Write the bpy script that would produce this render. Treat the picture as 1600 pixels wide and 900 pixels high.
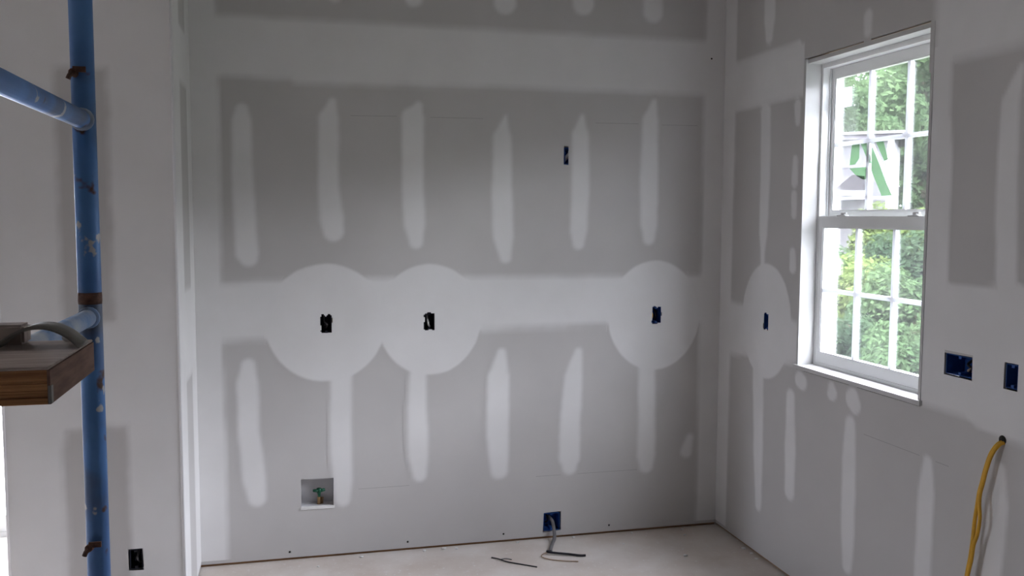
import bpy, bmesh, math, random
from mathutils import Vector, Matrix, noise
random.seed(7)
S = bpy.context.scene
for o in list(bpy.data.objects):
    bpy.data.objects.remove(o)
C = S.collection
R_ = math.radians

# ------------------------------------------------------------------ camera
cam_d = bpy.data.cameras.new('camera'); cam = bpy.data.objects.new('camera', cam_d); C.objects.link(cam)
cam_d.sensor_width = 36.0; cam_d.lens = 36.0*1405/1600; cam_d.clip_start = 0.05; cam_d.clip_end = 200
ROT = Matrix(((0.9712, 0.0151, -0.2375), (-0.2378, 0.0774, -0.9682), (0.0038, 0.9969, 0.0788)))
q = ROT.to_quaternion().normalized()
cam.matrix_world = Matrix.Translation((0, 0, 1.66)) @ q.to_matrix().to_4x4()
S.camera = cam

SKY = 80.0
# ------------------------------------------------------------------ world: even overcast sky
W = bpy.data.worlds.new('overcast_sky'); S.world = W; W.use_nodes = True
nt = W.node_tree; bg = nt.nodes['Background']
tc = nt.nodes.new('ShaderNodeTexCoord'); nz = nt.nodes.new('ShaderNodeTexNoise')
nz.inputs['Scale'].default_value = 1.6; nz.inputs['Detail'].default_value = 4
rp = nt.nodes.new('ShaderNodeValToRGB')
rp.color_ramp.elements[0].position = 0.3; rp.color_ramp.elements[0].color = (0.80, 0.82, 1.0, 1)
rp.color_ramp.elements[1].position = 0.7; rp.color_ramp.elements[1].color = (0.90, 0.905, 1.0, 1)
nt.links.new(tc.outputs['Generated'], nz.inputs['Vector']); nt.links.new(nz.outputs['Fac'], rp.inputs['Fac'])
# standard overcast luminance: zenith three times as bright as the horizon
sp = nt.nodes.new('ShaderNodeSeparateXYZ'); nt.links.new(tc.outputs['Generated'], sp.inputs[0])
mr = nt.nodes.new('ShaderNodeMapRange'); mr.inputs['To Min'].default_value = SKY/3; mr.inputs['To Max'].default_value = SKY
nt.links.new(sp.outputs['Z'], mr.inputs['Value']); nt.links.new(mr.outputs[0], bg.inputs['Strength'])
nt.links.new(rp.outputs['Color'], bg.inputs['Color'])

def portal(name, loc, rot, sx, sy):
    l = bpy.data.lights.new(name, 'AREA'); l.shape = 'RECTANGLE'; l.size = sx; l.size_y = sy
    l.cycles.is_portal = True
    o = bpy.data.objects.new(name, l); C.objects.link(o); o.location = loc; o.rotation_euler = rot
# portals only guide sky light through the three real openings; they emit nothing of their own
portal('window_portal', (2.40, 3.19, 1.67), (0, R_(90), 0), 1.30, 0.80)
portal('left_door_portal', (-7.56, 2.975, 1.05), (0, R_(-90), 0), 2.06, 0.83)
portal('far_door_portal', (-1.8, 5.06, 1.05), (R_(-90), 0, 0), 0.98, 2.06)

S.view_settings.view_transform = 'Standard'; S.view_settings.look = 'None'
S.view_settings.gamma = 1.0; S.view_settings.use_curve_mapping = False
S.view_settings.exposure = 0.22

# ------------------------------------------------------------------ materials
def mat(name, col, rough=0.8, var=0.0, scale=6.0, bump=0.0, bscale=200.0, metal=0.0, col2=None, stretch=None, spec=0.3, detail=4):
    m = bpy.data.materials.new(name); m.use_nodes = True
    n = m.node_tree; b = n.nodes['Principled BSDF']
    b.inputs['Base Color'].default_value = (*col, 1); b.inputs['Roughness'].default_value = rough
    b.inputs['Metallic'].default_value = metal; b.inputs['Specular IOR Level'].default_value = spec
    t = n.nodes.new('ShaderNodeTexCoord'); mp = n.nodes.new('ShaderNodeMapping')
    if stretch: mp.inputs['Scale'].default_value = stretch
    n.links.new(t.outputs['Object'], mp.inputs['Vector'])
    if var > 0 or col2:
        z = n.nodes.new('ShaderNodeTexNoise'); z.inputs['Scale'].default_value = scale; z.inputs['Detail'].default_value = detail
        n.links.new(mp.outputs['Vector'], z.inputs['Vector'])
        r = n.nodes.new('ShaderNodeValToRGB')
        r.color_ramp.elements[0].position = 0.35; r.color_ramp.elements[1].position = 0.65
        a = col2 if col2 else tuple(c*(1-var) for c in col)
        r.color_ramp.elements[0].color = (*a, 1)
        r.color_ramp.elements[1].color = (*(col if col2 else tuple(min(1, c*(1+var)) for c in col)), 1)
        n.links.new(z.outputs['Fac'], r.inputs['Fac']); n.links.new(r.outputs['Color'], b.inputs['Base Color'])
    if bump > 0:
        z2 = n.nodes.new('ShaderNodeTexNoise'); z2.inputs['Scale'].default_value = bscale
        n.links.new(mp.outputs['Vector'], z2.inputs['Vector'])
        bp = n.nodes.new('ShaderNodeBump'); bp.inputs['Strength'].default_value = bump; bp.inputs['Distance'].default_value = 0.002
        n.links.new(z2.outputs['Fac'], bp.inputs['Height']); n.links.new(bp.outputs['Normal'], b.inputs['Normal'])
    return m

M = {}
M['paper'] = mat('drywall_paper', (0.535, 0.517, 0.507), 0.9, 0.025, 3.0, 0.05, 400)
M['ceiling'] = mat('ceiling_board', (0.66, 0.645, 0.62), 0.9, 0.03, 2.0)
M['sheath'] = mat('sheathing', (0.42, 0.33, 0.22), 0.9, 0.15, 5.0)
M['plate'] = mat('framing_lumber', (0.30, 0.17, 0.09), 0.8, 0.2, 8.0, stretch=(1, 1, 8))
M['pvc'] = mat('white_vinyl', (0.84, 0.84, 0.83), 0.4, 0.01, 4.0)
def grille_mat():
    m = bpy.data.materials.new('thin_white_grille'); m.use_nodes = True
    n = m.node_tree; out = n.nodes['Material Output']; b = n.nodes['Principled BSDF']
    t = n.nodes.new('ShaderNodeTexCoord'); z = n.nodes.new('ShaderNodeTexNoise'); z.inputs['Scale'].default_value = 5
    r = n.nodes.new('ShaderNodeValToRGB'); r.color_ramp.elements[0].color = (0.82, 0.83, 0.85, 1); r.color_ramp.elements[1].color = (0.86, 0.87, 0.88, 1)
    n.links.new(t.outputs['Object'], z.inputs['Vector']); n.links.new(z.outputs['Fac'], r.inputs['Fac']); n.links.new(r.outputs['Color'], b.inputs['Base Color'])
    tl = n.nodes.new('ShaderNodeBsdfTranslucent'); n.links.new(r.outputs['Color'], tl.inputs['Color'])
    mx = n.nodes.new('ShaderNodeMixShader'); mx.inputs['Fac'].default_value = 0.22
    n.links.new(b.outputs[0], mx.inputs[1]); n.links.new(tl.outputs[0], mx.inputs[2]); n.links.new(mx.outputs[0], out.inputs['Surface'])
    return m
M['grille'] = grille_mat()
M['jambwood'] = mat('primed_jamb', (0.56, 0.55, 0.54), 0.55, 0.02, 6.0)
M['bluebox'] = mat('blue_box_plastic', (0.018, 0.07, 0.27), 0.5, 0.15, 20.0)
M['blackbox'] = mat('dark_box_plastic', (0.012, 0.012, 0.022), 0.6, 0.15, 20.0)
M['wirewhite'] = mat('white_wire_jacket', (0.62, 0.60, 0.57), 0.5, 0.03, 20.0)
M['wireblack'] = mat('black_wire_jacket', (0.018, 0.016, 0.022), 0.5, 0.1, 20.0)
M['wiregrey'] = mat('grey_cable_jacket', (0.17, 0.16, 0.165), 0.6, 0.1, 30.0)
M['copper'] = mat('bare_ground_wire', (0.45, 0.33, 0.24), 0.5, 0.1, 30.0)
M['yellow'] = mat('yellow_cable_jacket', (0.66, 0.36, 0.035), 0.5, 0.08, 30.0)
M['green'] = mat('green_valve_handle', (0.01, 0.085, 0.045), 0.45, 0.15, 60.0)
M['brass'] = mat('brass_stem', (0.38, 0.24, 0.12), 0.4, 0.1, 40.0, metal=0.6)
M['whitebox'] = mat('white_box_plastic', (0.60, 0.59, 0.60), 0.5, 0.03, 15.0)
M['rust'] = mat('rusty_steel', (0.11, 0.055, 0.038), 0.8, 0.35, 60.0)
M['greymetal'] = mat('dull_grey_metal', (0.24, 0.23, 0.21), 0.6, 0.2, 25.0, metal=0.3)
M['hole'] = mat('dark_hole', (0.02, 0.017, 0.015), 0.9, 0.1, 30)
M['crumb'] = mat('gypsum_crumb', (0.78, 0.77, 0.75), 0.9, 0.05, 30)
M['line'] = mat('pencil_line', (0.38, 0.37, 0.36), 0.9, 0.04, 30)
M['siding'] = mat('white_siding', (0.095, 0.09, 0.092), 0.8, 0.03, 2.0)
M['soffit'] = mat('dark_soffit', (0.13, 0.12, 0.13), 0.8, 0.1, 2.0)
M['shingle'] = mat('grey_shingles', (0.045, 0.041, 0.041), 0.9, col2=(0.02, 0.018, 0.019), scale=5.0)
M['bark'] = mat('bark', (0.10, 0.075, 0.05), 0.95, 0.3, 9.0, stretch=(4, 4, 0.6))
M['lawn'] = mat('lawn_grass', (0.03, 0.036, 0.02), 0.95, 0.25, 1.2)
M['ridge'] = mat('sky_blocker_green', (0.042, 0.046, 0.036), 0.95, 0.3, 1.5)
M['concrete'] = mat('patio_concrete', (0.34, 0.32, 0.31), 0.9, 0.05, 2.0)
M['label'] = mat('paper_label', (0.66, 0.66, 0.68), 0.7, 0.02, 10)

def plank_mat():
    m = mat('laminated_plank_edge', (0.52, 0.26, 0.11), 0.75, col2=(0.27, 0.12, 0.05), scale=9.0, stretch=(0.5, 3, 38), bump=0.25, bscale=60)
    return m
M['plank'] = plank_mat()
M['planktop'] = mat('dusty_plank_top', (0.52, 0.44, 0.40), 0.85, col2=(0.40, 0.33, 0.29), scale=9.0, stretch=(1, 9, 1))
M['plankend'] = mat('plank_end_grain', (0.25, 0.15, 0.11), 0.85, col2=(0.18, 0.105, 0.078), scale=10.0, stretch=(1, 2, 14))

def floor_mat():
    m = mat('dusty_subfloor', (0.72, 0.665, 0.62), 0.95, col2=(0.58, 0.50, 0.44), scale=2.6, bump=0.25, bscale=60)
    n = m.node_tree; b = n.nodes['Principled BSDF']
    src = b.inputs['Base Color'].links[0].from_socket
    t = n.nodes.new('ShaderNodeTexCoord'); z = n.nodes.new('ShaderNodeTexNoise'); z.inputs['Scale'].default_value = 48; z.inputs['Detail'].default_value = 6
    r = n.nodes.new('ShaderNodeValToRGB'); r.color_ramp.elements[0].position = 0.60; r.color_ramp.elements[1].position = 0.80
    mx = n.nodes.new('ShaderNodeMixRGB'); mx.inputs['Color2'].default_value = (0.76, 0.74, 0.72, 1)
    n.links.new(t.outputs['Object'], z.inputs['Vector']); n.links.new(z.outputs['Fac'], r.inputs['Fac'])
    n.links.new(r.outputs['Color'], mx.inputs['Fac']); n.links.new(src, mx.inputs['Color1']); n.links.new(mx.outputs['Color'], b.inputs['Base Color'])
    return m
M['floor'] = floor_mat()

def mud_mat():
    m = mat('joint_compound', (0.535, 0.517, 0.507), 0.9, 0.025, 3.0, 0.05, 400)      # bare paper shows where the coat feathers out
    n = m.node_tree; b = n.nodes['Principled BSDF']; src = b.inputs['Base Color'].links[0].from_socket
    t = n.nodes.new('ShaderNodeTexCoord'); z = n.nodes.new('ShaderNodeTexNoise'); z.inputs['Scale'].default_value = 5; z.inputs['Detail'].default_value = 5
    r = n.nodes.new('ShaderNodeValToRGB'); r.color_ramp.elements[0].position = 0.3; r.color_ramp.elements[1].position = 0.7
    r.color_ramp.elements[0].color = (0.725, 0.712, 0.705, 1); r.color_ramp.elements[1].color = (0.765, 0.752, 0.748, 1)
    n.links.new(t.outputs['Object'], z.inputs['Vector']); n.links.new(z.outputs['Fac'], r.inputs['Fac'])
    a = n.nodes.new('ShaderNodeAttribute'); a.attribute_name = 'cover'
    mx = n.nodes.new('ShaderNodeMixRGB')
    n.links.new(a.outputs['Fac'], mx.inputs['Fac']); n.links.new(src, mx.inputs['Color1']); n.links.new(r.outputs['Color'], mx.inputs['Color2'])
    n.links.new(mx.outputs['Color'], b.inputs['Base Color'])
    return m
M['mud'] = mud_mat()
M['bead'] = mat('corner_bead_coat', (0.74, 0.735, 0.74), 0.8, 0.02, 8)

def glass_mat(name, haze=0.0):
    m = bpy.data.materials.new(name); m.use_nodes = True
    n = m.node_tree; out = n.nodes['Material Output']; n.nodes.remove(n.nodes['Principled BSDF'])
    tr = n.nodes.new('ShaderNodeBsdfTransparent'); tr.inputs['Color'].default_value = (0.95, 0.97, 0.96, 1)
    gl = n.nodes.new('ShaderNodeBsdfGlossy'); gl.inputs['Roughness'].default_value = 0.02
    fr = n.nodes.new('ShaderNodeFresnel'); fr.inputs['IOR'].default_value = 1.45
    ml = n.nodes.new('ShaderNodeMath'); ml.operation = 'MULTIPLY'; ml.inputs[1].default_value = 0.6
    mx = n.nodes.new('ShaderNodeMixShader')
    n.links.new(fr.outputs[0], ml.inputs[0]); n.links.new(ml.outputs[0], mx.inputs['Fac'])
    n.links.new(tr.outputs[0], mx.inputs[1]); n.links.new(gl.outputs[0], mx.inputs[2])
    last = mx
    if haze > 0:                                   # construction dust on the pane
        df = n.nodes.new('ShaderNodeBsdfTranslucent'); df.inputs['Color'].default_value = (0.8, 0.82, 0.82, 1)
        z = n.nodes.new('ShaderNodeTexNoise'); z.inputs['Scale'].default_value = 6
        t = n.nodes.new('ShaderNodeTexCoord'); n.links.new(t.outputs['Object'], z.inputs['Vector'])
        mm = n.nodes.new('ShaderNodeMath'); mm.operation = 'MULTIPLY'; mm.inputs[1].default_value = haze*2
        n.links.new(z.outputs['Fac'], mm.inputs[0])
        m2 = n.nodes.new('ShaderNodeMixShader'); n.links.new(mm.outputs[0], m2.inputs['Fac'])
        n.links.new(mx.outputs[0], m2.inputs[1]); n.links.new(df.outputs[0], m2.inputs[2]); last = m2
    n.links.new(last.outputs[0], out.inputs['Surface'])
    return m
M['glass'] = glass_mat('window_glass', 0.003)
M['doorglass'] = glass_mat('door_glass')

def film_mat(name, col, alpha):
    m = bpy.data.materials.new(name); m.use_nodes = True
    n = m.node_tree; out = n.nodes['Material Output']; b = n.nodes['Principled BSDF']; b.inputs['Base Color'].default_value = (*col, 1)
    b.inputs['Roughness'].default_value = 0.6
    tl = n.nodes.new('ShaderNodeBsdfTranslucent'); tl.inputs['Color'].default_value = (*col, 1)
    t = n.nodes.new('ShaderNodeTexCoord'); z = n.nodes.new('ShaderNodeTexNoise'); z.inputs['Scale'].default_value = 30
    n.links.new(t.outputs['Object'], z.inputs['Vector'])
    ad = n.nodes.new('ShaderNodeMixShader'); ad.inputs['Fac'].default_value = 0.75
    n.links.new(b.outputs[0], ad.inputs[1]); n.links.new(tl.outputs[0], ad.inputs[2])
    tr = n.nodes.new('ShaderNodeBsdfTransparent'); mx = n.nodes.new('ShaderNodeMixShader')
    mr = n.nodes.new('ShaderNodeMapRange'); mr.inputs['To Min'].default_value = alpha-0.06; mr.inputs['To Max'].default_value = alpha+0.06
    n.links.new(z.outputs['Fac'], mr.inputs['Value']); n.links.new(mr.outputs[0], mx.inputs['Fac'])
    n.links.new(tr.outputs[0], mx.inputs[1]); n.links.new(ad.outputs[0], mx.inputs[2]); n.links.new(mx.outputs[0], out.inputs['Surface'])
    return m
M['stickwhite'] = film_mat('clear_label_film', (0.12, 0.12, 0.125), 0.14)
M['stickgreen'] = film_mat('green_label_print', (0.17, 0.255, 0.165), 0.9)
M['stickgrey'] = film_mat('grey_label_print', (0.10, 0.094, 0.096), 0.6)
M['stickline'] = film_mat('white_label_print', (0.55, 0.55, 0.58), 0.88)

def blue_paint():
    m = mat('chipped_blue_paint', (0.09, 0.225, 0.50), 0.5, col2=(0.06, 0.155, 0.37), scale=7.0)
    n = m.node_tree; b = n.nodes['Principled BSDF']; src = b.inputs['Base Color'].links[0].from_socket
    t = n.nodes.new('ShaderNodeTexCoord')
    def layer(src, scale, lo, hi, col, seed, st=(1, 1, 1)):
        mp = n.nodes.new('ShaderNodeMapping'); mp.inputs['Location'].default_value = (seed, seed*2, 0); mp.inputs['Scale'].default_value = st
        z = n.nodes.new('ShaderNodeTexNoise'); z.inputs['Scale'].default_value = scale; z.inputs['Detail'].default_value = 3
        r = n.nodes.new('ShaderNodeValToRGB'); r.color_ramp.elements[0].position = lo; r.color_ramp.elements[1].position = hi
        mx = n.nodes.new('ShaderNodeMixRGB'); mx.inputs['Color2'].default_value = (*col, 1)
        n.links.new(t.outputs['Object'], mp.inputs['Vector']); n.links.new(mp.outputs['Vector'], z.inputs['Vector'])
        n.links.new(z.outputs['Fac'], r.inputs['Fac']); n.links.new(r.outputs['Color'], mx.inputs['Fac']); n.links.new(src, mx.inputs['Color1'])
        return mx.outputs['Color']
    src = layer(src, 5, 0.50, 0.64, (0.075, 0.10, 0.15), 5.3)
    src = layer(src, 16, 0.63, 0.68, (0.09, 0.05, 0.035), 3.1)
    src = layer(src, 22, 0.66, 0.70, (0.42, 0.42, 0.42), 8.7)
    n.links.new(src, b.inputs['Base Color'])
    return m
M['blue'] = blue_paint()
M['dustyblue'] = mat('dust_covered_blue_paint', (0.30, 0.32, 0.34), 0.8, col2=(0.10, 0.17, 0.30), scale=14)

def leaf_mat(name, c1, c2):
    m = bpy.data.materials.new(name); m.use_nodes = True
    n = m.node_tree; out = n.nodes['Material Output']; n.nodes.remove(n.nodes['Principled BSDF'])
    t = n.nodes.new('ShaderNodeTexCoord'); z = n.nodes.new('ShaderNodeTexNoise'); z.inputs['Scale'].default_value = 1.1; z.inputs['Detail'].default_value = 5
    r = n.nodes.new('ShaderNodeValToRGB'); r.color_ramp.elements[0].position = 0.35; r.color_ramp.elements[1].position = 0.65
    r.color_ramp.elements[0].color = (*c1, 1); r.color_ramp.elements[1].color = (*c2, 1)
    n.links.new(t.outputs['Object'], z.inputs['Vector']); n.links.new(z.outputs['Fac'], r.inputs['Fac'])
    d = n.nodes.new('ShaderNodeBsdfDiffuse'); tl = n.nodes.new('ShaderNodeBsdfTranslucent'); mx = n.nodes.new('ShaderNodeMixShader'); mx.inputs['Fac'].default_value = 0.4
    n.links.new(r.outputs['Color'], d.inputs['Color']); n.links.new(r.outputs['Color'], tl.inputs['Color'])
    n.links.new(d.outputs[0], mx.inputs[1]); n.links.new(tl.outputs[0], mx.inputs[2]); n.links.new(mx.outputs[0], out.inputs['Surface'])
    return m
M['leaf_mid'] = leaf_mat('mid_green_leaves', (0.026, 0.046, 0.020), (0.055, 0.083, 0.038))
M['leaf_dark'] = leaf_mat('dark_green_leaves', (0.018, 0.032, 0.018), (0.038, 0.058, 0.030))
M['leaf_pale'] = leaf_mat('pale_yellow_green_leaves', (0.055, 0.08, 0.022), (0.085, 0.11, 0.038))

# ------------------------------------------------------------------ mesh helpers
def link(name, me, m, parent=None):
    o = bpy.data.objects.new(name, me); C.objects.link(o)
    if m is not None:
        me.materials.clear(); me.materials.append(m)
    if parent: o.parent = parent
    return o
def obj(name, bm, m, parent=None, smooth=False):
    bmesh.ops.recalc_face_normals(bm, faces=bm.faces)
    me = bpy.data.meshes.new(name); bm.to_mesh(me); bm.free()
    if smooth:
        for p in me.polygons: p.use_smooth = True
    return link(name, me, m, parent)
def empty(name, loc=(0, 0, 0)):
    o = bpy.data.objects.new(name, None); C.objects.link(o); o.location = loc; o.empty_display_size = 0.05
    return o
def keep(o, parent):                                  # parent while keeping world coordinates of the mesh
    o.parent = parent
    p = parent; v = Vector()
    while p: v = v + p.location; p = p.parent
    o.matrix_parent_inverse = Matrix.Translation(-v)
    return o
def tag(o, label=None, cat=None, group=None, kind=None):
    if label: o['label'] = label
    if cat: o['category'] = cat
    if group: o['group'] = group
    if kind: o['kind'] = kind
    return o
def struct(o, label=None, cat=None):
    return tag(o, label, cat, None, 'structure')
def bx(bm, x0, x1, y0, y1, z0, z1):
    v = [bm.verts.new(p) for p in ((x0,y0,z0),(x1,y0,z0),(x1,y1,z0),(x0,y1,z0),(x0,y0,z1),(x1,y0,z1),(x1,y1,z1),(x0,y1,z1))]
    for f in ((0,3,2,1),(4,5,6,7),(0,1,5,4),(1,2,6,5),(2,3,7,6),(3,0,4,7)): bm.faces.new([v[i] for i in f])
def box(name, r, m, parent=None, bevel=0.0):
    bm = bmesh.new(); bx(bm, *r)
    if bevel: bmesh.ops.bevel(bm, geom=bm.edges[:], offset=bevel, segments=2, affect='EDGES', profile=0.7)
    o = obj(name, bm, m)
    if parent: keep(o, parent)
    return o
def catmull(P, n=8):
    P = [Vector(p) for p in P]; out = []
    for i in range(len(P)-1):
        a = P[max(i-1, 0)]; b = P[i]; c = P[i+1]; d = P[min(i+2, len(P)-1)]
        for k in range(n):
            t = k/n
            out.append(0.5*((2*b)+(c-a)*t+(2*a-5*b+4*c-d)*t*t+(3*b-a-3*c+d)*t**3))
    out.append(P[-1]); return out
def tube_bm(bm, pts, r, seg=10, rad=None):
    pts = [Vector(p) for p in pts]; rings = []; up = None
    for i, p in enumerate(pts):
        d = (pts[min(i+1, len(pts)-1)] - pts[max(i-1, 0)]).normalized()
        if up is None: up = d.orthogonal().normalized()
        up = (up - d*up.dot(d)).normalized(); s = d.cross(up)
        rr = rad[i] if rad else r
        rings.append([bm.verts.new(p + (up*math.cos(a)+s*math.sin(a))*rr) for a in [2*math.pi*k/seg for k in range(seg)]])
    for a, b in zip(rings, rings[1:]):
        for k in range(seg): bm.faces.new((a[k], a[(k+1) % seg], b[(k+1) % seg], b[k]))
    bm.faces.new(rings[0][::-1]); bm.faces.new(rings[-1])
def tube(name, pts, r, m, parent=None, seg=10, curve=0, rad=None):
    bm = bmesh.new(); tube_bm(bm, catmull(pts, curve) if curve else pts, r, seg, rad)
    o = obj(name, bm, m, None, True)
    if parent: keep(o, parent)
    return o

# wall frames: (u, v, n) with n pointing into the room
D = 4.362; XR = 2.21; PY = 3.74; PX0 = -1.078; PX1 = -0.437; CE = 3.5
f_back = lambda u, v, n: (u, D-n, v)
f_right = lambda u, v, n: (XR-n, u, v)
f_pier = lambda u, v, n: (u, PY-n, v)
f_ret = lambda u, v, n: (PX1+n, u, v)

def wall_panel(name, fr, u0, u1, v0, v1, holes, t, m):
    us = sorted({u0, u1, *[h[0] for h in holes], *[h[1] for h in holes]}); vs = sorted({v0, v1, *[h[2] for h in holes], *[h[3] for h in holes]})
    rnd = random.Random(3); bm = bmesh.new(); V = {}
    hc = {(round(a, 4), round(b, 4)) for h in holes if h[1]-h[0] < 0.3 for a in h[:2] for b in h[2:]}
    for i, u in enumerate(us):
        for j, v in enumerate(vs):
            du = dv = 0
            if (round(u, 4), round(v, 4)) in hc: du = rnd.uniform(-.004, .004); dv = rnd.uniform(-.004, .004)
            V[i, j, 0] = bm.verts.new(fr(u+du, v+dv, 0)); V[i, j, 1] = bm.verts.new(fr(u+du, v+dv, -t))
    solid = lambda i, j: 0 <= i < len(us)-1 and 0 <= j < len(vs)-1 and not any(h[0]-1e-5 <= us[i] and us[i+1] <= h[1]+1e-5 and h[2]-1e-5 <= vs[j] and vs[j+1] <= h[3]+1e-5 for h in holes)
    for i in range(len(us)-1):
        for j in range(len(vs)-1):
            if not solid(i, j): continue
            c = [(i, j), (i+1, j), (i+1, j+1), (i, j+1)]
            bm.faces.new([V[a, b, 0] for a, b in c]); bm.faces.new([V[a, b, 1] for a, b in c[::-1]])
            for k, (di, dj) in enumerate(((0, -1), (1, 0), (0, 1), (-1, 0))):
                if not solid(i+di, j+dj):
                    a, b = c[k], c[(k+1) % 4]; bm.faces.new((V[a[0], a[1], 0], V[b[0], b[1], 0], V[b[0], b[1], 1], V[a[0], a[1], 1]))
    loose = [v for v in bm.verts if not v.link_faces]
    for v in loose: bm.verts.remove(v)
    return struct(obj(name, bm, m))

# feathered layers of joint compound lying on a wall: sdf(u, v) is negative inside. The layers of one wall
# are collected first, so that where two coats overlap the upper one does not fade back to paper.
COATS = {}
def mud(name, wall, fr, sdf, bb, feather=0.02, cell=0.014, holes=(), base=0.0005, thick=0.0006, skip=None, wob=0.004):
    L = COATS.setdefault(wall.name, [])
    L.append(dict(name=name, wall=wall, fr=fr, sdf=sdf, bb=bb, feather=feather, cell=cell, holes=holes, base=base*0.3+0.00003*len(L), thick=thick, skip=skip, wob=wob, seed=len(L)*1.7))
def coat_alpha(c, u, v):
    a, b, d, e = c['bb']
    if u < a-1e-6 or u > b+1e-6 or v < d-1e-6 or v > e+1e-6: return 0.0
    s_ = c['sdf'](u, v)
    if s_ > c['wob']*1.6: return 0.0
    w = noise.noise(Vector((u*9, v*9, c['seed'])))*c['wob'] + noise.noise(Vector((u*30, v*30, c['seed']+5)))*c['wob']*0.4
    x = min(1, max(0, -(s_+w)/c['feather'])); return x*x*(3-2*x)
def build_coats():
    for L in COATS.values():
        for c in L:
            u0, u1, v0, v1 = c['bb']; cell = c['cell']; fr = c['fr']; holes = c['holes']
            others = [k for k in L if k is not c and k['bb'][0] <= u1 and k['bb'][1] >= u0 and k['bb'][2] <= v1 and k['bb'][3] >= v0]
            def lines(a, b, ex):
                n = max(2, int((b-a)/cell)); Q = [a+(b-a)*i/n for i in range(n+1)]
                for e in ex:
                    if a < e < b: Q = [x for x in Q if abs(x-e) > cell*0.45 or x in (a, b)] + [e]
                return sorted(Q)
            us = lines(u0, u1, [x for h in holes for x in h[:2]]); vs = lines(v0, v1, [x for h in holes for x in h[2:]])
            al = {(i, j): coat_alpha(c, u, v) for i, u in enumerate(us) for j, v in enumerate(vs)}
            pts, cov, ix, fs = [], [], {}, []
            def vid(i, j):
                if (i, j) not in ix:
                    a = al[i, j]; tot = 1-a
                    if tot > 0.002:
                        for k in others: tot *= 1-coat_alpha(k, us[i], vs[j])
                    ix[i, j] = len(pts); pts.append(fr(us[i], vs[j], c['base']+c['thick']*a)); cov.append(1-tot)
                return ix[i, j]
            for i in range(len(us)-1):
                for j in range(len(vs)-1):
                    if max(al[i, j], al[i+1, j], al[i, j+1], al[i+1, j+1]) <= 0.001: continue
                    cu = (us[i]+us[i+1])/2; cv = (vs[j]+vs[j+1])/2
                    if any(h[0] < cu < h[1] and h[2] < cv < h[3] for h in holes): continue
                    if c['skip'] and c['skip'](cu, cv): continue
                    fs.append((vid(i, j), vid(i+1, j), vid(i+1, j+1), vid(i, j+1)))
            me = bpy.data.meshes.new(c['name']); me.from_pydata(pts, [], fs); me.update()
            at = me.attributes.new('cover', 'FLOAT', 'POINT'); at.data.foreach_set('value', cov)
            for p in me.polygons: p.use_smooth = True
            link(c['name'], me, M['mud'], c['wall'])
def chain(P):
    def f(u, v):
        best = 9
        for (a, b, r), (c, d, s) in zip(P, P[1:]):
            L = (c-a)**2+(d-b)**2; t = 0 if L == 0 else max(0, min(1, ((u-a)*(c-a)+(v-b)*(d-b))/L))
            best = min(best, math.hypot(u-a-t*(c-a), v-b-t*(d-b)) - (r+t*(s-r)))
        return best
    return f
def strip(wall, fr, P, name='screw_strip', feather=0.030, grow=0.011):
    P = [(a, b, r+grow) for a, b, r in P]; f = chain(P); g = 0.02
    bb = (min(a-r for a, b, r in P)-g, max(a+r for a, b, r in P)+g, max(0.02, min(b-r for a, b, r in P)-g), max(b+r for a, b, r in P)+g)
    return mud(name, wall, fr, f, bb, feather, 0.011, base=0.0012)
def rect(a, b, c, d):
    return lambda u, v: max(a-u, u-b, c-v, v-d)
def band(wall, fr, a, b, lo, hi, name='joint_band', feather=0.03, holes=(), base=0.0006, wob=0.006, cell=0.02):
    # lo / hi: functions of u
    f = lambda u, v: max(a-0.1-u, u-b-0.1, lo(u)-v, v-hi(u))
    us = [a+(b-a)*i/20 for i in range(21)]
    return mud(name, wall, fr, f, (a, b, max(0.015, min(map(lo, us))-.02), max(map(hi, us))+.02), feather, cell, holes, base, wob=wob)
def ring(wall, fr, cu, cv, r, ru=None, hole=None, seed=1, clip=None):
    ru = ru or r; rnd = random.Random(seed); ph = [rnd.uniform(0, 6.28) for _ in range(4)]
    f = lambda u, v: (math.hypot((u-cu)/ru, (v-cv)/r)-1)*r
    def skip(u, v):
        if clip and clip(u, v): return True
        x = (u-hole[0])/hole[2]; y = (v-hole[1])/hole[3]
        w = 0.07*math.sin(3*math.atan2(y, x)+ph[0])+0.06*math.sin(7*math.atan2(y, x)+ph[1])
        return abs(x)**8+abs(y)**8 < (1+w)**8
    return mud('skim_circle', wall, fr, f, (cu-ru-.01, cu+ru+.01, cv-r-.01, cv+r+.01), 0.016, 0.006, base=0.0018, skip=skip, wob=0.003)

# ------------------------------------------------------------------ structure
fl = box('floor', (-7.6, 2.46, -6.6, 5.12, -0.15, 0), M['floor']); struct(fl)
ce = box('ceiling', (-7.6, 2.46, -6.6, 5.12, CE, CE+0.12), M['ceiling']); struct(ce)

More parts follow.
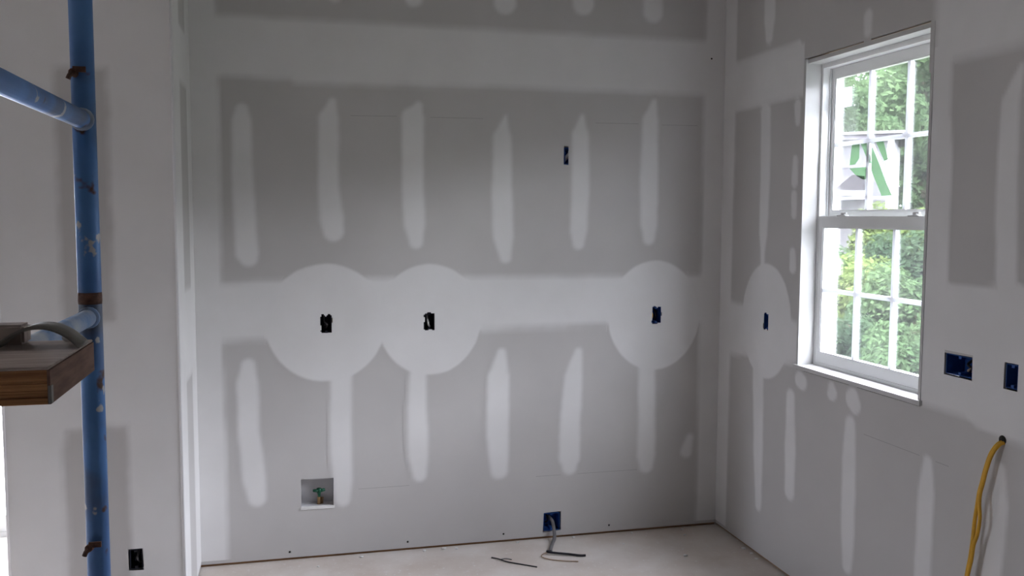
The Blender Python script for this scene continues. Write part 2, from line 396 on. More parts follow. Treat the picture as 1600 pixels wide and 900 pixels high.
# holes (u0, u1, v0, v1)
HB = [(0.126, 0.186, 1.098, 1.194), (0.622, 0.682, 1.098, 1.194), (1.818, 1.878, 1.103, 1.199),
      (1.336, 1.396, 1.921, 2.013), (0.028, 0.181, 0.256, 0.394), (1.240, 1.334, 0.038, 0.138)]
HR = [(2.775, 3.604, 0.978, 2.360), (3.851, 3.909, 1.120, 1.208), (2.528, 2.662, 1.119, 1.197), (2.333, 2.391, 1.118, 1.204)]
HP = [(-0.648, -0.592, 0.250, 0.338)]
wall_back = wall_panel('wall_back', f_back, PX1, XR, 0.014, CE, HB, 0.0127, M['paper'])
wall_right = wall_panel('wall_right', f_right, -6.5, D, 0.014, CE, HR, 0.0127, M['paper'])
wall_pier = wall_panel('wall_left', f_pier, PX0, PX1, 0.014, CE, HP, 0.0127, M['paper'])
wall_ret = wall_panel('wall_return', f_ret, PY+0.0127, D, 0.014, CE, [], 0.0127, M['paper'])
struct(box('wall_left_end', (PX0, PX0+0.0127, PY+0.0127, PY+0.115, 0.014, CE), M['ceiling']))
struct(box('wall_left_rear', (PX0+0.0127, PX1-0.115, PY+0.1023, PY+0.115, 0.014, CE), M['ceiling']))
struct(box('wall_closet_side', (PX1-0.115, PX1-0.0985, PY+0.115, 5.0, 0.0, CE), M['ceiling']))
struct(box('wall_sheathing_back', (PX1-0.0985, 2.32, D+0.10, D+0.13, 0, CE), M['sheath']))
# outer sheathing of the right wall, in pieces round the window and the side door
sr = empty('wall_sheathing_right', (2.32, 1, 0)); struct(sr)
for (a, b, c, d) in ((3.66, D+0.10, 0, CE), (2.715, 3.66, 0, 0.93), (2.715, 3.66, 2.40, CE), (-6.5, 2.715, 0, CE)):
    box('sheathing_panel', (2.32, 2.36, a, b, c, d), M['sheath'], sr)
struct(box('wall_front', (-7.5, 2.36, -6.6, -6.5, 0, CE), M['ceiling']))
wl = empty('wall_far_side', (-7.55, 0, 0)); struct(wl)
for (a, b, c, d) in ((-6.6, 2.55, 0, CE), (3.4, 5.12, 0, CE), (2.55, 3.4, 2.1, CE)):
    box('wall_section', (-7.6, -7.5, a, b, c, d), M['ceiling'], wl)
wf = empty('wall_far', (-2, 5.06, 0)); struct(wf)
for (a, b, c, d) in ((-7.5, -2.30, 0, CE), (-1.30, PX1-0.0985, 0, CE), (-2.30, -1.30, 2.1, CE)):
    box('wall_section', (a, b, 5.0, 5.12, c, d), M['ceiling'], wf)
struct(box('trim_1', (PX1-0.0127, XR, D+0.0128, D+0.05, 0.0, 0.038), M['plate']))
struct(box('trim_2', (XR+0.0128, XR+0.05, -6.4, D+0.0127, 0.0, 0.038), M['plate']))
struct(box('trim_3', (PX0+0.02, PX1-0.02, PY+0.0128, PY+0.09, 0.0, 0.038), M['plate']))
# rounded corner bead down the outside corner of the pier
bead = tube('corner_bead', [(PX1-0.002, PY+0.002, 0.014), (PX1-0.002, PY+0.002, CE)], 0.006, M['bead'], None, 12); bead.parent = wall_pier
bead2 = tube('corner_bead', [(PX0+0.002, PY+0.002, 0.014), (PX0+0.002, PY+0.002, CE)], 0.006, M['bead'], None, 12); bead2.parent = wall_pier

# ------------------------------------------------------------------ joint compound on the back wall
lin = lambda P: (lambda u: next((a[1]+(b[1]-a[1])*(u-a[0])/(b[0]-a[0]) for a, b in zip(P, P[1:]) if u <= b[0]), P[-1][1]) if u > P[0][0] else P[0][1])
band(wall_back, f_back, PX1, XR, lin([(-.44, 2.272), (0.01, 2.270), (0.03, 2.252), (1.0, 2.270), (2.2, 2.268)]), lin([(-.44, 2.590), (0.6, 2.588), (2.2, 2.592)]), feather=0.045)
band(wall_back, f_back, PX1, XR, lin([(-.44, 1.048), (0, 1.062), (0.9, 1.078), (1.6, 1.095), (2.2, 1.09)]), lin([(-.44, 1.368), (0.5, 1.384), (0.9, 1.384), (2.2, 1.372)]), feather=0.04, holes=HB[:3])
mud('corner_strip', wall_back, f_back, lambda u, v: u-(-0.305+0.004*math.sin(v*4)), (PX1, -0.28, 0.03, CE), 0.022, 0.016, base=0.0009)
mud('corner_strip', wall_back, f_back, lambda u, v: (2.085+0.003*math.sin(v*5))-u, (2.06, XR, 0.03, CE), 0.020, 0.016, base=0.0009)
B_UP = [
 [(-0.213, 2.146, 0.034), (-0.214, 2.094, 0.045), (-0.214, 1.771, 0.051), (-0.202, 1.49, 0.055), (-0.197, 1.469, 0.046)],
 [(0.195, 2.195, 0.024), (0.18, 2.12, 0.05), (0.173, 1.805, 0.051), (0.186, 1.655, 0.06), (0.194, 1.588, 0.051)],
 [(0.603, 2.19, 0.025), (0.575, 2.131, 0.056), (0.574, 1.841, 0.056), (0.582, 1.625, 0.056), (0.588, 1.538, 0.038)],
 [(1.033, 2.148, 0.013), (1.018, 2.051, 0.049), (1.015, 1.784, 0.055), (1.025, 1.562, 0.056), (1.036, 1.46, 0.033)],
 [(1.43, 2.16, 0.017), (1.421, 2.076, 0.047), (1.424, 1.788, 0.051), (1.416, 1.594, 0.048), (1.416, 1.529, 0.034)],
 [(1.815, 2.249, 0.018), (1.796, 2.151, 0.046), (1.794, 1.857, 0.053), (1.797, 1.627, 0.05), (1.799, 1.554, 0.036)]]
B_LOW = [
 [(-0.207, 0.957, 0.035), (-0.211, 0.872, 0.052), (-0.207, 0.627, 0.052), (-0.188, 0.409, 0.056), (-0.177, 0.321, 0.047)],
 [(0.223, 0.948, 0.058), (0.219, 0.572, 0.058), (0.226, 0.381, 0.052), (0.225, 0.286, 0.043)],
 [(0.597, 0.918, 0.044), (0.59, 0.711, 0.051), (0.595, 0.486, 0.054), (0.601, 0.382, 0.038)],
 [(1.017, 0.978, 0.026), (1.001, 0.855, 0.06), (0.998, 0.56, 0.06), (1.006, 0.379, 0.05)],
 [(1.422, 0.971, 0.024), (1.396, 0.839, 0.052), (1.381, 0.606, 0.059), (1.379, 0.422, 0.059), (1.379, 0.371, 0.042)],
 [(1.799, 0.908, 0.05), (1.803, 0.619, 0.051), (1.803, 0.413, 0.054), (1.804, 0.351, 0.04)]]
B_TOP = [[(u, 2.96, 0.05), (u, 2.80, r), (u+.003, v, r)] for u, v, r in ((-.2, 2.72, .045), (0.208, 2.696, .044), (0.58, 2.698, .048), (1.027, 2.700, .058), (1.428, 2.72, .058), (1.798, 2.698, .056))]
for P in B_UP + B_TOP: strip(wall_back, f_back, P)
for i, P in enumerate(B_LOW):
    if i == 1:                                        # runs past the valve box opening
        g = chain([(a, b, r+.008) for a, b, r in P])
        mud('screw_strip', wall_back, f_back, g, (0.13, 0.31, 0.20, 1.03), 0.030, 0.011, holes=[HB[4]], base=0.0012)
    else: strip(wall_back, f_back, P)
strip(wall_back, f_back, [(2.05, 0.489, 0.03), (2.03, 0.413, 0.041)], 'compound_dab', grow=0.004)
ring(wall_back, f_back, 0.157, 1.152, 0.290, hole=(0.156, 1.146, 0.027, 0.044), seed=2)
ring(wall_back, f_back, 0.654, 1.156, 0.281, ru=0.262, hole=(0.652, 1.147, 0.026, 0.043), seed=9)
ring(wall_back, f_back, 1.836, 1.150, 0.294, ru=0.262, hole=(1.848, 1.151, 0.026, 0.045), seed=4)

# right wall
R_STRIP = [
 [(3.923, 2.774, 0.053), (3.92, 2.596, 0.053), (3.922, 2.513, 0.035)],
 [(3.163, 2.451, 0.032), (3.164, 2.395, 0.028)],
 [(3.933, 2.162, 0.048), (3.924, 1.845, 0.048), (3.929, 1.585, 0.042), (3.93, 1.493, 0.024), (3.927, 1.431, 0.024)],
 [(3.945, 0.928, 0.055), (3.925, 0.535, 0.049), (3.911, 0.25, 0.031)],
 [(3.644, 0.845, 0.037), (3.637, 0.608, 0.048), (3.632, 0.405, 0.043)],
 [(3.19, 0.822, 0.038), (3.19, 0.668, 0.051), (3.183, 0.374, 0.051), (3.179, 0.226, 0.034)],
 [(2.726, 0.788, 0.026), (2.726, 0.675, 0.046), (2.731, 0.412, 0.046), (2.724, 0.175, 0.046)],
 [(2.389, 0.851, 0.026), (2.39, 0.734, 0.045), (2.409, 0.493, 0.048), (2.405, 0.299, 0.048)],
 [(2.378, 2.129, 0.015), (2.416, 2.026, 0.041), (2.417, 1.745, 0.049), (2.399, 1.451, 0.047)],
 [(2.687, 1.994, 0.016), (2.684, 1.84, 0.025), (2.685, 1.653, 0.025), (2.686, 1.441, 0.028)]]
R_DAB = [
 [(3.654, 2.162, 0.031), (3.65, 2.091, 0.026)], [(3.662, 1.921, 0.026), (3.662, 1.821, 0.032)],
 [(3.664, 1.763, 0.027), (3.66, 1.677, 0.027)], [(3.662, 1.503, 0.027), (3.658, 1.436, 0.032)],
 [(3.574, 0.936, 0.042), (3.553, 0.928, 0.040)], [(3.328, 0.947, 0.030), (3.322, 0.926, 0.041)], [(3.18, 0.925, 0.05), (3.161, 0.903, 0.042)]]
for P in R_STRIP: strip(wall_right, f_right, P, feather=0.022, grow=0.007)
for P in R_DAB: strip(wall_right, f_right, P, 'compound_dab', feather=0.016, grow=0.003)
mud('corner_strip', wall_right, f_right, lambda u, v: (4.228+0.003*math.sin(v*5+1))-u, (4.20, D, 0.03, CE), 0.02, 0.016, base=0.0009)
band(wall_right, f_right, 3.61, D, lambda u: 2.185, lambda u: 2.462 if u > 3.64 else 2.442, feather=0.03)
band(wall_right, f_right, 3.607, D, lin([(3.6, 0.985), (3.75, 0.965), (4.1, 0.955), (4.2, 0.938), (4.36, 0.935)]), lin([(3.6, 1.20), (3.7, 1.225), (4.3, 1.245)]), holes=[HR[1]])
ring(wall_right, f_right, 3.885, 1.165, 0.285, ru=0.235, hole=(3.880, 1.164, 0.022, 0.040), seed=5)
# coat to the right of the window (towards the camera): upper field, band between the boards, side strip
mud('joint_band', wall_right, f_right, lambda u, v: max(u-2.79, 2.182-v), (1.0, 2.80, 2.15, CE), 0.03, 0.025, base=0.0006)
mud('joint_band', wall_right, f_right, lambda u, v: max(lin([(1.1, 0.93), (2.30, 0.945), (2.5, 0.958), (2.56, 0.978), (2.78, 0.985)])(u)-v, v-(1.455+0.01*math.sin(u*9))), (1.0, 2.774, 0.90, 1.50), 0.02, 0.018, holes=HR[2:4], base=0.0006)
mud('window_side_strip', wall_right, f_right, lambda u, v: 2.668-u, (2.64, 2.774, 1.42, 2.26), 0.03, 0.014, base=0.0009)

# pier: coated all over from its two corner beads except a bare stripe between
bare = lambda u, v: min(rect(-0.838, -0.688, 1.270, 2.200)(u, v), rect(-0.850, -0.655, -1, 0.82)(u, v), rect(-0.84, -0.69, 2.62, 4)(u, v))
mud('corner_bead_coat', wall_pier, f_pier, lambda u, v: -bare(u, v), (PX0+.001, PX1-.001, 0.03, CE), 0.035, 0.018, holes=HP, base=0.0006, wob=0.01)
# return: coat at both corners, bare strip in between
bare2 = lambda u, v: min(rect(3.99, 4.18, 2.46, 4)(u, v), rect(3.98, 4.19, 1.36, 2.20)(u, v), rect(3.97, 4.16, -1, 0.95)(u, v))
mud('corner_bead_coat', wall_ret, f_ret, lambda u, v: -bare2(u, v), (PY+.008, D-.001, 0.03, CE), 0.03, 0.018, base=0.0006)

build_coats()

# faint ruled lines printed on the board faces
def ruled(wall, fr, u0, v0, u1, v1):
    bm = bmesh.new(); h = 0.0012; vs = []
    for n in (0.0001, 0.0004):
        vs.append([bm.verts.new(fr(*p, n)) for p in ((u0, v0-h), (u1, v1-h), (u1, v1+h), (u0, v0+h))])
    bm.faces.new(vs[1]); bm.faces.new(vs[0][::-1])
    for k in range(4): bm.faces.new((vs[0][k], vs[0][(k+1) % 4], vs[1][(k+1) % 4], vs[1][k]))
    o = obj('ruled_line', bm, M['line']); o.parent = wall
ruled(wall_back, f_back, 0.28, 2.135, 0.50, 2.138); ruled(wall_back, f_back, 0.66, 2.138, 0.92, 2.140); ruled(wall_back, f_back, 1.50, 2.135, 1.74, 2.137)
ruled(wall_back, f_back, 0.30, 0.330, 0.55, 0.331); ruled(wall_back, f_back, 1.20, 0.333, 1.76, 0.334); ruled(wall_back, f_back, 1.86, 2.135, 2.06, 2.136)
ruled(wall_right, f_right, 2.62, 0.80, 3.10, 0.80)
# drywall screws set low along the base, one nail high in the corner
def screw(wall, fr, u, v, r=0.005):
    c = Vector(fr(u, v, 0)); n = Vector(fr(u, v, 1))-c
    o = tube('screw', [c-n*0.001, c+n*0.0012, c+n*0.0018], r, M['hole'], None, 8, rad=[r, r, r*0.6]); o.parent = wall
for u, v in ((-0.03, 0.043), (0.54, 0.045), (1.03, 0.045), (1.60, 0.046), (2.131, 2.482)): screw(wall_back, f_back, u, v)

# ------------------------------------------------------------------ window
w1 = empty('window_1', (2.30, 3.1875, 0.98)); struct(w1, 'white double hung window with grilles in the right wall', 'window')
Y0, Y1 = 2.778, 3.601
# jamb extension boards round the opening
for nm, r in (('side_jamb', (2.206, 2.285, Y1-0.0005, Y1+0.018, 0.98, 2.354)), ('side_jamb', (2.206, 2.285, Y0-0.018, Y0, 0.98, 2.354)),
              ('head_jamb', (2.216, 2.285, Y0, Y1, 2.336, 2.354)), ('sill', (2.196, 2.285, Y0-0.012, Y1+0.012, 0.984, 1.002))):
    # jamb boards sit in the cut edge of the board
    if nm == 'side_jamb' and r[2] > 3: r = (2.207, 2.285, 3.590, 3.6035, 1.002, 2.354)
    elif nm == 'side_jamb': r = (2.207, 2.285, 2.7755, 2.789, 1.002, 2.354)
    box(nm, r, M['jambwood'], w1, 0.0015)
# vinyl frame
fy0, fy1 = 2.782, 3.594
fr_ = empty('frame', (2.33, 3.1875, 1.0)); keep(fr_, w1)
bm = bmesh.new()
bx(bm, 2.285, 2.385, 3.578, 3.606, 0.99, 2.35); bx(bm, 2.285, 2.385, 2.768, 2.797, 0.99, 2.35)
bx(bm, 2.285, 2.385, 2.797, 3.578, 2.316, 2.35); bx(bm, 2.285, 2.385, 2.797, 3.578, 0.985, 1.016)
bx(bm, 2.318, 2.322, 3.570, 3.578, 1.016, 2.316); bx(bm, 2.318, 2.322, 2.797, 2.805, 1.016, 2.316)   # parting stops
bpy.data.objects.remove(fr_)
keep(obj('vinyl_frame', bm, M['pvc']), w1)
bm = bmesh.new()                                         # exterior brick moulding
bx(bm, 2.362, 2.40, 3.606, 3.66, 0.94, 2.41); bx(bm, 2.362, 2.40, 2.715, 2.768, 0.94, 2.41); bx(bm, 2.362, 2.40, 2.768, 3.606, 2.352, 2.41); bx(bm, 2.362, 2.44, 2.70, 3.67, 0.94, 0.984)
keep(obj('exterior_moulding', bm, M['pvc']), w1)
def sash(name, x0, x1, z0, z1, gz0, gz1, gy0=2.828, gy1=3.549):
    bm = bmesh.new()
    bx(bm, x0, x1, gy1, 3.577, z0, z1); bx(bm, x0, x1, 2.798, gy0, z0, z1)
    bx(bm, x0, x1, gy0, gy1, z0, gz0); bx(bm, x0, x1, gy0, gy1, gz1, z1)
    # glazing bead step
    e = 0.006; xm = (x0+x1)/2
    bx(bm, xm-0.011, xm+0.011, gy1-e, gy1, gz0, gz1); bx(bm, xm-0.011, xm+0.011, gy0, gy0+e, gz0, gz1)
    bx(bm, xm-0.011, xm+0.011, gy0+e, gy1-e, gz0, gz0+e); bx(bm, xm-0.011, xm+0.011, gy0+e, gy1-e, gz1-e, gz1)
    s = keep(obj(name, bm, M['pvc']), w1)
    h = 0.0085; ys = [gy0+(gy1-gy0)*k/3 for k in range(4)]; zm = (gz0+gz1)/2
    def sub(nm, r, m): o = box(nm, r, m); o.parent = s; return o
    for k in (1, 2): sub('grille_bar', (xm-0.008, xm+0.008, ys[k]-h, ys[k]+h, gz0+e, gz1-e), M['grille'])
    for k in range(3):
        a = ys[k]+(h if k else e); b = ys[k+1]-(h if k < 2 else e)
        sub('grille_bar', (xm-0.008, xm+0.008, a, b, zm-h, zm+h), M['grille'])
        sub('pane', (xm-0.002, xm+0.002, a, b, gz0+e, zm-h), M['glass']); sub('pane', (xm-0.002, xm+0.002, a, b, zm+h, gz1-e), M['glass'])
    return s
up = sash('upper_sash', 2.326, 2.352, 1.640, 2.315, 1.690, 2.274)
lo = sash('lower_sash', 2.286, 2.314, 1.017, 1.668, 1.060, 1.622)
for k, yy in enumerate((3.42, 2.96)):                          # sash locks on the meeting rail
    bm = bmesh.new(); bx(bm, 2.288, 2.306, yy-0.032, yy+0.032, 1.668, 1.674)
    bmesh.ops.bevel(bm, geom=bm.edges[:], offset=0.002, segments=1, affect='EDGES')
    tube_bm(bm, [(2.297, yy, 1.673), (2.297, yy, 1.683)], 0.008, 10); bx(bm, 2.292, 2.300, yy-0.03, yy, 1.679, 1.684)
    o = obj('sash_lock', bm, M['jambwood']); o.parent = lo

# labels left on the glass
def flat(name, x, poly, m, t=0.0006):
    bm = bmesh.new(); a = [bm.verts.new((x, y, z)) for y, z in poly]; b = [bm.verts.new((x-t, y, z)) for y, z in poly]
    bm.faces.new(a); bm.faces.new(b[::-1]); n = len(poly)
    for k in range(n): bm.faces.new((a[k], a[(k+1) % n], b[(k+1) % n], b[k]))
    return obj(name, bm, m)
st = empty('glass_label', (2.3355, 3.33, 1.742)); tag(st, 'large see-through maker label with green strokes on the upper window sash', 'label')
def lab(n_, poly, m, x=2.3358): return keep(flat(n_, x, poly, m), st)
def L(px, py):      # label artwork in label units (0..1 across from the far side, 0..1 up) -> glass coordinates
    return (3.538-px*0.415, 1.742+py*0.235)
lab('film', [L(0, 0), L(1, 0), L(1, 1), L(0, 1)], M['stickwhite'], 2.3362)
for P in ([(.27, .98), (.40, .98), (.40, .72), (.33, .62), (.24, .62)],
          [(.24, .56), (.55, .56), (.56, .36), (.48, .34), (.34, .44)],
          [(.42, .98), (.55, .98), (.60, .62), (.56, .62)],
          [(.60, .92), (.66, .78), (.82, .32), (.94, .04), (.78, .04), (.60, .50)],
          [(.66, .98), (.78, .98), (.86, .66), (.80, .64)]):
    lab('green_stroke', [L(*p) for p in P], M['stickgreen'])
lab('white_stroke', [L(.58, .98), L(.63, .98), L(.90, .30), L(.86, .26)], M['stickline'], 2.3352)
lab('grey_print', [L(.02, .06), L(.52, .06), L(.50, .40), L(.30, .44), L(.02, .22)], M['stickgrey'], 2.3346)
lab('white_border', [L(0, -.01), L(.9, -.01), L(.9, .04), L(0, .04)], M['stickline'], 2.3346)
for nm, r, lbl in (('glass_sticker', (3.438, 3.532, 2.139, 2.222), 'small pale square sticker at top left of the upper sash'),):
    tag(flat(nm, 2.3358, [(r[0], r[2]), (r[1], r[2]), (r[1], r[3]), (r[0], r[3])], M['stickline']), lbl, 'sticker')
tag(flat('glass_sticker', 2.2968, [(3.42, 1.415), (3.505, 1.415), (3.505, 1.485), (3.42, 1.485)], M['stickline']), 'small pale square sticker on the left of the lower sash', 'sticker')

# ------------------------------------------------------------------ patio doors (one beside the camera, one glimpsed past the pier)
def patio(name, axis, c, a0, a1, z1, label, leaves=2):
    d = empty(name, (c, (a0+a1)/2, 0) if axis == 'x' else ((a0+a1)/2, c, 0)); struct(d, label, 'door')
    def B(nm, a, b, z0, z1_, m, t=0.03):
        return box(nm, (c-t, c+t, a, b, z0, z1_) if axis == 'x' else (a, b, c-t, c+t, z0, z1_), m, d)
    B('side_jamb', a0, a0+0.04, 0.0, z1, M['pvc']); B('side_jamb', a1-0.04, a1, 0.0, z1, M['pvc'])
    B('head_jamb', a0+0.04, a1-0.04, z1-0.04, z1, M['pvc']); B('threshold', a0+0.04, a1-0.04, 0.0, 0.025, M['pvc'])
    mid = (a0+a1)/2
    for a, b in (((a0+0.04, mid), (mid, a1-0.04)) if leaves == 2 else ((a0+0.04, a1-0.04),)):
        B('stile', a, a+0.06, 0.025, z1-0.04, M['pvc'], 0.018); B('stile', b-0.06, b, 0.025, z1-0.04, M['pvc'], 0.018)
        B('rail', a+0.06, b-0.06, 0.025, 0.11, M['pvc'], 0.018); B('rail', a+0.06, b-0.06, z1-0.10, z1-0.04, M['pvc'], 0.018)
        B('pane', a+0.06, b-0.06, 0.11, z1-0.10, M['doorglass'], 0.003)
patio('door_1', 'x', -7.55, 2.55, 3.4, 2.10, 'glass door in the distant left wall', 1)
patio('door_2', 'y', 5.06, -2.30, -1.30, 2.10, 'bright glass door glimpsed left of the narrow wall', 1)

# ------------------------------------------------------------------ electrical boxes
def ebox(fr, hole, label, m, wires, depth=0.065, base_n=-0.0127, name='electrical_box'):
    u0, u1, v0, v1 = hole; cu, cv = (u0+u1)/2, (v0+v1)/2
    e = empty(name, fr(cu, v0, base_n)); tag(e, label, 'electrical box')
    bm = bmesh.new(); t = 0.002; n0, n1 = -0.003, base_n-depth; u0 += 0.0065; u1 -= 0.0065; v0 += 0.0065; v1 -= 0.0065
    def b(a0, a1, c0, c1, d0, d1):
        P = [fr(a0, c0, d0), fr(a1, c1, d1)]
        lo_ = [min(P[0][k], P[1][k]) for k in range(3)]; hi_ = [max(P[0][k], P[1][k]) for k in range(3)]
        bx(bm, lo_[0], hi_[0], lo_[1], hi_[1], lo_[2], hi_[2])
    b(u0-t, u0, v0-t, v1+t, n1, n0); b(u1, u1+t, v0-t, v1+t, n1, n0); b(u0, u1, v0-t, v0, n1, n0); b(u0, u1, v1, v1+t, n1, n0); b(u0-t, u1+t, v0-t, v1+t, n1-t, n1)
    # screw bosses top and bottom
    b(cu-0.006, cu+0.006, v1-0.009, v1, n1, n0-0.003); b(cu-0.006, cu+0.006, v0, v0+0.009, n1, n0-0.003)
    keep(obj('box_shell', bm, m), e)
    for pts, r, wm in wires:
        P = [fr(u0+a*(u1-u0), v0+b_*(v1-v0), c_) for a, b_, c_ in pts]
        keep(tube('wire', P, r, M[wm], None, 8, 6), e)
    return e
ebox(f_back, HB[0], 'dark outlet box in the leftmost skim circle of the back wall', M['blackbox'],
     [([(.3, .9, -.06), (.35, .6, -.03), (.6, .45, -.02), (.5, .2, -.05)], .004, 'wiregrey'), ([(.7, .9, -.06), (.6, .55, -.03), (.35, .4, -.022), (.3, .12, -.05)], .004, 'wireblack')])
ebox(f_back, HB[1], 'dark outlet box with a pale wire in the middle skim circle', M['blackbox'],
     [([(.4, .85, -.06), (.38, .55, -.022), (.45, .3, -.016), (.62, .18, -.03)], .005, 'wirewhite'), ([(.7, .9, -.06), (.68, .5, -.02), (.6, .3, -.03)], .004, 'wireblack')])
ebox(f_back, HB[2], 'blue outlet box in the rightmost skim circle of the back wall', M['bluebox'],
     [([(.2, .1, -.06), (.16, .3, -.025), (.14, .55, -.018), (.22, .75, -.05)], .005, 'yellow'), ([(.7, .9, -.06), (.65, .5, -.03), (.7, .2, -.05)], .004, 'wireblack')])
ebox(f_back, HB[3], 'blue switch box with a white wire high on the back wall', M['bluebox'],
     [([(.12, .3, -.05), (.25, .5, -.014), (.5, .68, -.012), (.72, .8, -.045)], .006, 'wirewhite'), ([(.2, .15, -.05), (.4, .4, -.02), (.6, .55, -.045)], .004, 'wirewhite')])
ebox(f_right, HR[1], 'narrow dark outlet box between the room corner and the window', M['bluebox'],
     [([(.5, .1, -.06), (.45, .45, -.02), (.55, .7, -.05)], .005, 'wireblack')])
ebox(f_right, HR[2], 'double blue switch box just right of the window', M['bluebox'],
     [([(.35, .2, -.06), (.3, .45, -.03), (.45, .6, -.035), (.4, .9, -.06)], .005, 'wireblack'), ([(.5, .15, -.06), (.3, .3, -.02), (.28, .5, -.05)], .004, 'copper'), ([(.2, .9, -.06), (.15, .5, -.02), (.2, .2, -.05)], .004, 'wireblack')])
ebox(f_right, HR[3], 'single blue outlet box at the right edge beyond the double box', M['bluebox'],
     [([(.4, .1, -.06), (.5, .3, -.03), (.4, .6, -.06)], .004, 'wireblack')])
ebox(f_pier, HP[0], 'dark outlet box low on the narrow wall behind the scaffold', M['blackbox'],
     [([(.3, .9, -.06), (.4, .5, -.025), (.3, .2, -.05)], .004, 'wireblack'), ([(.7, .9, -.06), (.55, .5, -.02), (.7, .1, -.05)], .004, 'wiregrey')])
e6 = ebox(f_back, HB[5], 'square blue outlet box near the floor with a cable hanging out', M['bluebox'],
     [([(.3, .8, -.06), (.35, .5, -.035), (.25, .3, -.06)], .004, 'wireblack')])

# recessed white valve box
vb = empty('valve_box', f_back(0.1045, 0.256, -0.0127)); tag(vb, 'recessed white water valve box with a green handle low on back wall', 'valve box')
u0, u1, v0, v1 = HB[4]; bm = bmesh.new(); t = 0.003; y0 = D+0.0131; y1 = D+0.075
bx(bm, u0-t, u0, y0, y1, v0-t, v1+t); bx(bm, u1, u1+t, y0, y1, v0-t, v1+t); bx(bm, u0, u1, y0, y1, v0-t, v0); bx(bm, u0, u1, y0, y1, v1, v1+t); bx(bm, u0-t, u1+t, y1, y1+t, v0-t, v1+t)
keep(obj('box_shell', bm, M['whitebox']), vb)
bm = bmesh.new(); bx(bm, u0-0.004, u1+0.004, D-0.004, D+0.012, v0-0.010, v0+0.003)       # bottom lip of the flange
keep(obj('flange_lip', bm, M['crumb']), vb)
tube('valve_stem', [(0.112, D+0.045, v0), (0.112, D+0.045, v0+0.028), (0.112, D+0.045, v0+0.05), (0.112, D+0.035, v0+0.062)], 0.006, M['brass'], vb, 10, rad=[.010, .009, .006, .006])
bm = bmesh.new()
for k in range(4):
    a = math.pi/2*k + 0.15
    tube_bm(bm, [(0.112, D+0.022, v0+0.072), (0.112+0.029*math.cos(a), D+0.020+0.008*math.sin(a), v0+0.076+0.004*math.sin(a))], 0.006, 8, rad=[0.009, 0.007])
tube_bm(bm, [(0.112, D+0.024, v0+0.042), (0.112, D+0.022, v0+0.084)], .01, 10, rad=[.006, .012])
keep(obj('valve_handle', bm, M['green'], None, True), vb)
tube('water_pipe', [(0.125, D+0.05, v0), (0.128, D+0.055, v0+0.03)], 0.007, M['brass'], vb, 8)

# ------------------------------------------------------------------ cables
rc = empty('range_cable', (1.21, 4.15, 0)); tag(rc, 'grey cable with stripped ends hanging from the low blue box onto floor', 'cable')
tube('cable_sheath', [(1.285, D+0.06, 0.098), (1.288, D-0.006, 0.092), (1.290, D-0.03, 0.052), (1.285, D-0.055, 0.022), (1.262, D-0.10, 0.013), (1.235, 4.20, 0.011), (1.222, 4.160, 0.011)], 0.009, M['wiregrey'], rc, 10, 7)
tube('black_conductor', [(1.222, 4.162, 0.013), (1.202, 4.150, 0.016), (1.235, 4.136, 0.012), (1.30, 4.112, 0.009), (1.350, 4.088, 0.007), (1.378, 4.080, 0.008)], 0.0055, M['wireblack'], rc, 8, 7)
tube('ground_wire', [(1.218, 4.158, 0.011), (1.178, 4.140, 0.010), (1.165, 4.115, 0.006), (1.20, 4.076, 0.004), (1.26, 4.044, 0.004), (1.322, 4.025, 0.004)], 0.0028, M['copper'], rc, 8, 7)
tag(tube('wire_scrap', [(0.925, 4.168, 0.004), (0.95, 4.140, 0.006), (0.985, 4.10, 0.004), (1.05, 4.05, 0.003), (1.11, 4.005, 0.003)], 0.003, M['wireblack'], None, 8, 6), 'thin dark scrap of wire lying alone on the dusty floor', 'wire')
tag(tube('wire_scrap', [(0.965, 4.136, 0.003), (0.99, 4.135, 0.005), (1.015, 4.122, 0.003)], 0.0025, M['wiregrey'], None, 8, 6), 'tiny grey wire clipping beside the long dark wire scrap', 'wire')

# yellow cables out of the hole right of the window
hole = tube('cable_hole', [(XR-0.003, 2.383, 0.952), (XR+0.012, 2.383, 0.952)], 0.015, M['hole'], None, 12); hole.parent = wall_right
def ypts(P): return [(x, y, z) for x, y, z in P]
base_y = [(2.218, 2.386, 0.944), (2.198, 2.389, 0.938), (2.182, 2.400, 0.905), (2.176, 2.414, 0.850), (2.174, 2.424, 0.802), (2.174, 2.434, 0.765)]
ca = base_y + [(2.174, 2.441, 0.715), (2.174, 2.448, 0.665), (2.174, 2.452, 0.61), (2.172, 2.458, 0.54), (2.170, 2.470, 0.46), (2.165, 2.478, 0.32), (2.150, 2.475, 0.16), (2.10, 2.44, 0.03), (2.03, 2.36, 0.009), (1.98, 2.24, 0.009)]
cb = [(x-0.004, y-0.009, z) for x, y, z in base_y] + [(2.168, 2.424, 0.73), (2.166, 2.417, 0.685), (2.166, 2.425, 0.63), (2.166, 2.438, 0.59), (2.168, 2.447, 0.54), (2.164, 2.459, 0.46), (2.160, 2.466, 0.32), (2.145, 2.46, 0.16), (2.11, 2.40, 0.03), (2.06, 2.30, 0.009), (2.06, 2.18, 0.009)]
tag(tube('yellow_cable', ca, 0.0068, M['yellow'], None, 8, 8), 'yellow electrical cable hanging straight from the hole right of window', 'cable', 'yellow cables')
tag(tube('yellow_cable', cb, 0.0062, M['yellow'], None, 8, 8), 'second yellow cable that bows out midway beside the straighter one', 'cable', 'yellow cables')

